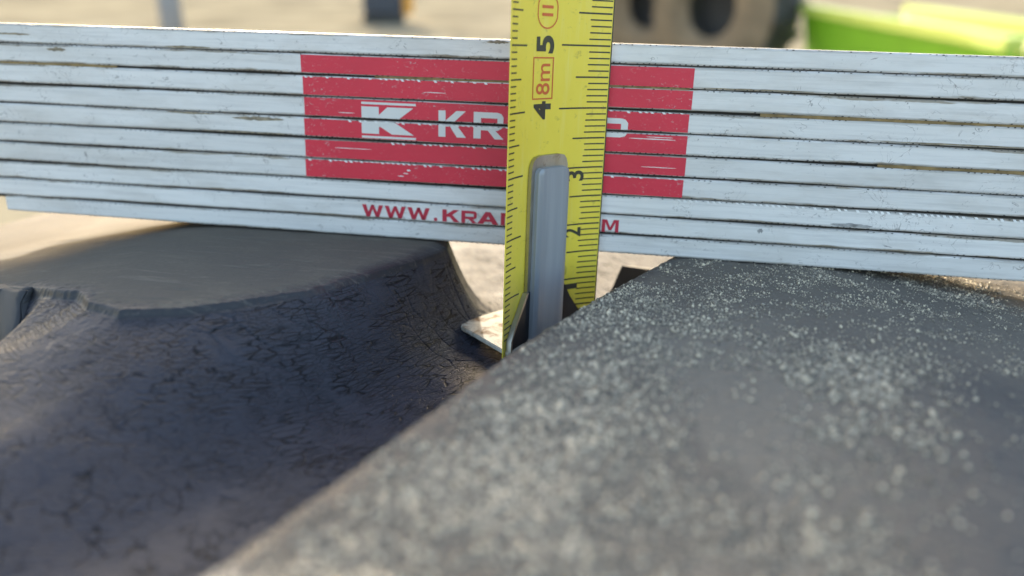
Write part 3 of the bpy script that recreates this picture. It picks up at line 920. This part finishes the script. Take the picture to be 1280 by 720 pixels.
x1 = V[..., 0]; y1 = V[..., 1]*cp[:, None]-V[..., 2]*sp_[:, None]; z1 = V[..., 1]*sp_[:, None]+V[..., 2]*cp[:, None]
V = np.stack([x1*ct[:, None]-y1*st_[:, None], x1*st_[:, None]+y1*ct[:, None], z1], -1)*rad[:, None, None]
V += np.stack([px_, py_, pz_+rad*0.45], -1)[:, None]
me = bpy.data.meshes.new('sand_grit')
me.vertices.add(n*6); me.vertices.foreach_set('co', (V*S).astype(np.float32).ravel())
F = (of[None]+6*np.arange(n)[:, None, None]).reshape(-1, 3)
me.loops.add(F.size); me.loops.foreach_set('vertex_index', F.astype(np.int32).ravel())
me.polygons.add(len(F)); me.polygons.foreach_set('loop_start', np.arange(0, F.size, 3, dtype=np.int32))
me.update(calc_edges=True)
grit = link('sand_grit', me, M_sand)
tag(grit, 'fine pale sand grains scattered over the right tyre lug', 'sand', None, 'stuff')
near.append(grit)

for o in near:
    o.matrix_world = TILT @ Matrix.LocRotScale(o.location, o.rotation_euler, o.scale)

# ------------------------------------------------------------------ the yard behind, far out of focus
GZ0 = -1.66
def yard_mat():
    t = NT('pale_yard_concrete')
    v = t.coord()
    a = t.noise(v, 0.55, 5, 0.6)
    c = t.mix(t.ramp(a, 0.35, 0.65), (0.23, 0.20, 0.14), (0.39, 0.34, 0.235))
    c = t.mix(t.ramp(t.noise(t.coord((1, .3, 1)), 0.9, 4), 0.58, 0.7, 0, .6), c, (0.14, 0.13, 0.11))
    return t.finish(c, 1.0, t.bump(t.noise(v, 30, 5), 0.25, 0.01), 0.0, 0.0)
g = link('ground', mesh('ground', [(-300, -300, GZ0), (300, -300, GZ0), (300, 300, GZ0), (-300, 300, GZ0)], [(0, 1, 2, 3)]), yard_mat())
tag(g, 'pale sunlit concrete yard', None, None, 'structure')
CW = (TILT @ (cam_pos*S).to_4d()).to_3d() if False else (TILT.to_3x3() @ (cam_pos*S))
RW = TILT.to_3x3()
def ray(px, py):
    d = fw + rt2*((px-640)/950.0) - up2*((py-360)/950.0)
    return RW @ d
def at(px, py, dist):
    d = ray(px, py); k = dist/math.hypot(d.x, d.y)
    return CW + d*k

M_side = plain('dusty_sidewall', (0.21, 0.155, 0.095), 0.8, 0, 0.3, 3)
M_tread = plain('dark_tread', (0.06, 0.055, 0.05), 0.8, 0, 0.2, 3)
def big_tyre(loc, rz, Ro, Ri, W, label):
    o = link('spare_tyre', None)
    tag(o, label, 'tyre')
    def lathe(name, pr, mat, seg=48):
        vs, fs = [], []
        for i in range(seg):
            a = 2*math.pi*i/seg
            for (yy, rr) in pr: vs.append((rr*math.cos(a), yy, rr*math.sin(a)))
        m = len(pr)
        for i in range(seg):
            for j in range(m-1): fs.append((i*m+j, i*m+j+1, ((i+1) % seg)*m+j+1, ((i+1) % seg)*m+j))
        return link(name, mesh(name, vs, fs, True), mat, o)
    h = W/2
    lathe('sidewall', [(-h*.8, Ri), (-h, Ri+.08), (-h*1.05, (Ri+Ro)*.5), (-h*.92, Ro*.93)], M_side)
    lathe('sidewall', [(h*.8, Ri), (h, Ri+.08), (h*1.05, (Ri+Ro)*.5), (h*.92, Ro*.93)], M_side)
    lathe('inner_liner', [(-h*.8, Ri), (-h*.6, Ri+.12), (0, Ro*.9), (h*.6, Ri+.12), (h*.8, Ri)], M_tread)
    lathe('tread_band', [(-h*.92, Ro*.93), (-h*.6, Ro*.965), (0, Ro*.975), (h*.6, Ro*.965), (h*.92, Ro*.93)], M_tread)
    lathe('dark_hole_disc', [(h*.3, 0.001), (h*.3, Ri+.1)], M_tread)  # dark disc added so the open hole reads black
    bm = bmesh.new(); box_bm(bm, (0, 0, 0), (.07, h*1.15, .05)); bar = bm_mesh('tread_bar', bm)
    for k in range(36):
        a = 2*math.pi*k/36; sd = 1 if k % 2 else -1
        b = link('tread_bar', bar, M_tread if k == 0 else None, o)
        b.matrix_local = Matrix.Rotation(a, 4, 'Y') @ Matrix.Translation((0, sd*h*.46, Ro*.975)) @ Matrix.Rotation(sd*.6, 4, 'Z')
    o.location = loc; o.rotation_euler = (0, 0, rz)
    return o
D1 = 11.0
c1 = at(905, 8, D1); big_tyre((c1.x, c1.y, c1.z), R(-44), c1.z-GZ0, .38, .62, 'large dusty tyre standing nearest the green trough')
c2 = at(822, 4, D1+1.3); big_tyre((c2.x, c2.y, c2.z), R(-40), c2.z-GZ0, .34, .62, 'dusty tyre half hidden behind the tape measure')

# green trough of a machine, long side towards the camera
M_green = plain('green_paint', (0.20, 0.46, 0.02), 0.4, 0, 0.08, 4)
M_lime = plain('lime_rim_paint', (0.50, 0.62, 0.10), 0.45, 0, 0.05, 4)
gt = link('green_trough', None); tag(gt, 'bright green farm machine trough with a pale lime rim', 'trough')
pa = at(1004, 16, 10.5)
dpb = ray(1262, 64); pb = CW + dpb*((pa.z-CW.z)/dpb.z)
ax = Vector((pb.x-pa.x, pb.y-pa.y, 0)); ln = ax.length; rz = math.atan2(ax.y, ax.x)
def trough_part(name, secs, mat):
    vs, fs = [], []
    for X in (0, ln):
        for (yy, zz) in secs: vs.append((X, yy, zz))
    m = len(secs)
    for j in range(m): fs.append((j, (j+1) % m, m+(j+1) % m, m+j))
    fs.append(tuple(range(m-1, -1, -1))); fs.append(tuple(range(m, 2*m)))
    return link(name, mesh(name, vs, fs), mat, gt)
trough_part('front_panel', [(0, 0), (.06, 0), (.30, -1.0), (.24, -1.0)], M_green)
trough_part('rear_panel', [(1.3, 0), (1.36, 0), (1.12, -1.0), (1.06, -1.0)], M_green)
trough_part('bottom', [(.24, -1.0), (1.12, -1.0), (1.12, -1.06), (.24, -1.06)], M_green)
trough_part('rim', [(-.06, .0), (.12, .0), (.12, .10), (-.06, .10)], M_lime)
trough_part('rim', [(1.26, .0), (1.42, .0), (1.42, .10), (1.26, .10)], M_lime)
for xx in (0, ln-.06):
    bm = bmesh.new(); box_bm(bm, (xx+.03, .68, -.5), (.055, 1.1, .98)); link('end_panel', bm_mesh('end_panel', bm), M_green, gt)
zt = (pa.z+pb.z)/2
for xx in (.5, ln-.5):
    bm = bmesh.new(); box_bm(bm, (xx, .68, (-1.06+GZ0-zt)/2), (.12, .8, zt-GZ0-1.06 if zt-GZ0 > 1.2 else .2)); link('leg', bm_mesh('leg', bm), M_tread, gt)
gt.location = (pa.x, pa.y, zt); gt.rotation_euler = (0, 0, rz)

# grey post
pp = at(216, 34, 9.0)
bm = bmesh.new(); bmesh.ops.create_cone(bm, cap_ends=True, segments=20, radius1=.115, radius2=.115, depth=2.6, matrix=Matrix.Translation((0, 0, 1.3)))
po = link('metal_post', None); po.location = (pp.x, pp.y, GZ0)
tag(po, 'slim grey metal post standing in the yard behind the ruler', 'post')
link('shaft', bm_mesh('shaft', bm, True), plain('grey_galvanised', (0.30, 0.31, 0.34), 0.5, 0.3, .1, 5), po)
bm = bmesh.new(); box_bm(bm, (0, 0, .02), (.34, .34, .04)); link('foot_plate', bm_mesh('foot_plate', bm), M_tread, po)

# yellow machine panel at the right edge, dark implement and a pallet of bags farther off
def block(name, label, cat, loc, parts, rz=0):
    o = link(name, None); tag(o, label, cat); o.location = loc; o.rotation_euler = (0, 0, rz)
    for (nm, c, d, mat) in parts:
        bm = bmesh.new(); box_bm(bm, c, d, 0, min(d)*.08); link(nm, bm_mesh(nm, bm), mat, o)
    return o
M_ymach = plain('yellow_machine_paint', (0.75, 0.62, 0.12), 0.45, 0, .06, 4)
M_dkm = plain('dark_machine_paint', (0.05, 0.055, 0.07), 0.6, 0, .1, 4)
M_bag = plain('beige_sacks', (0.50, 0.40, 0.33), 0.9, 0, .15, 6)
M_plw = plain('pallet_wood', (0.42, 0.32, 0.20), 0.9, 0, .2, 8)
q = at(1290, 40, 8.0)
block('yellow_machine', 'yellow machine body at the right edge behind the ruler', 'machine', (q.x+.25, q.y, GZ0),
      [('body', (0, 0, .75), (.8, .7, .62), M_ymach), ('chassis', (0, 0, .36), (.9, .5, .14), M_dkm), ('wheel', (-.3, -.3, .16), (.32, .12, .32), M_tread), ('wheel', (.3, -.3, .16), (.32, .12, .32), M_tread)])
q = at(478, -22, 20.0)
block('dark_implement', 'dark blue grey implement with an orange end far behind the ruler', 'implement', (q.x, q.y, GZ0),
      [('body', (0, 0, .55), (.95, .6, .7), M_dkm), ('end_cap', (.60, 0, .5), (.22, .5, .6), plain('orange_paint', (.7, .32, .04), .5, 0, .05, 4)), ('skid', (0, 0, .1), (1.0, .5, .18), M_tread)], .2)
q = at(1150, 24, 15.0)
block('pallet_of_sacks', 'pallet of beige sacks beyond the green trough', 'pallet', (q.x, q.y, GZ0),
      [('deck', (0, 0, .12), (1.5, 1.0, .12), M_plw), ('sack', (-.38, 0, .32), (.7, .9, .26), M_bag), ('sack', (.38, 0, .32), (.7, .9, .26), M_bag), ('sack', (0, 0, .60), (.8, .85, .26), M_bag)], .3)
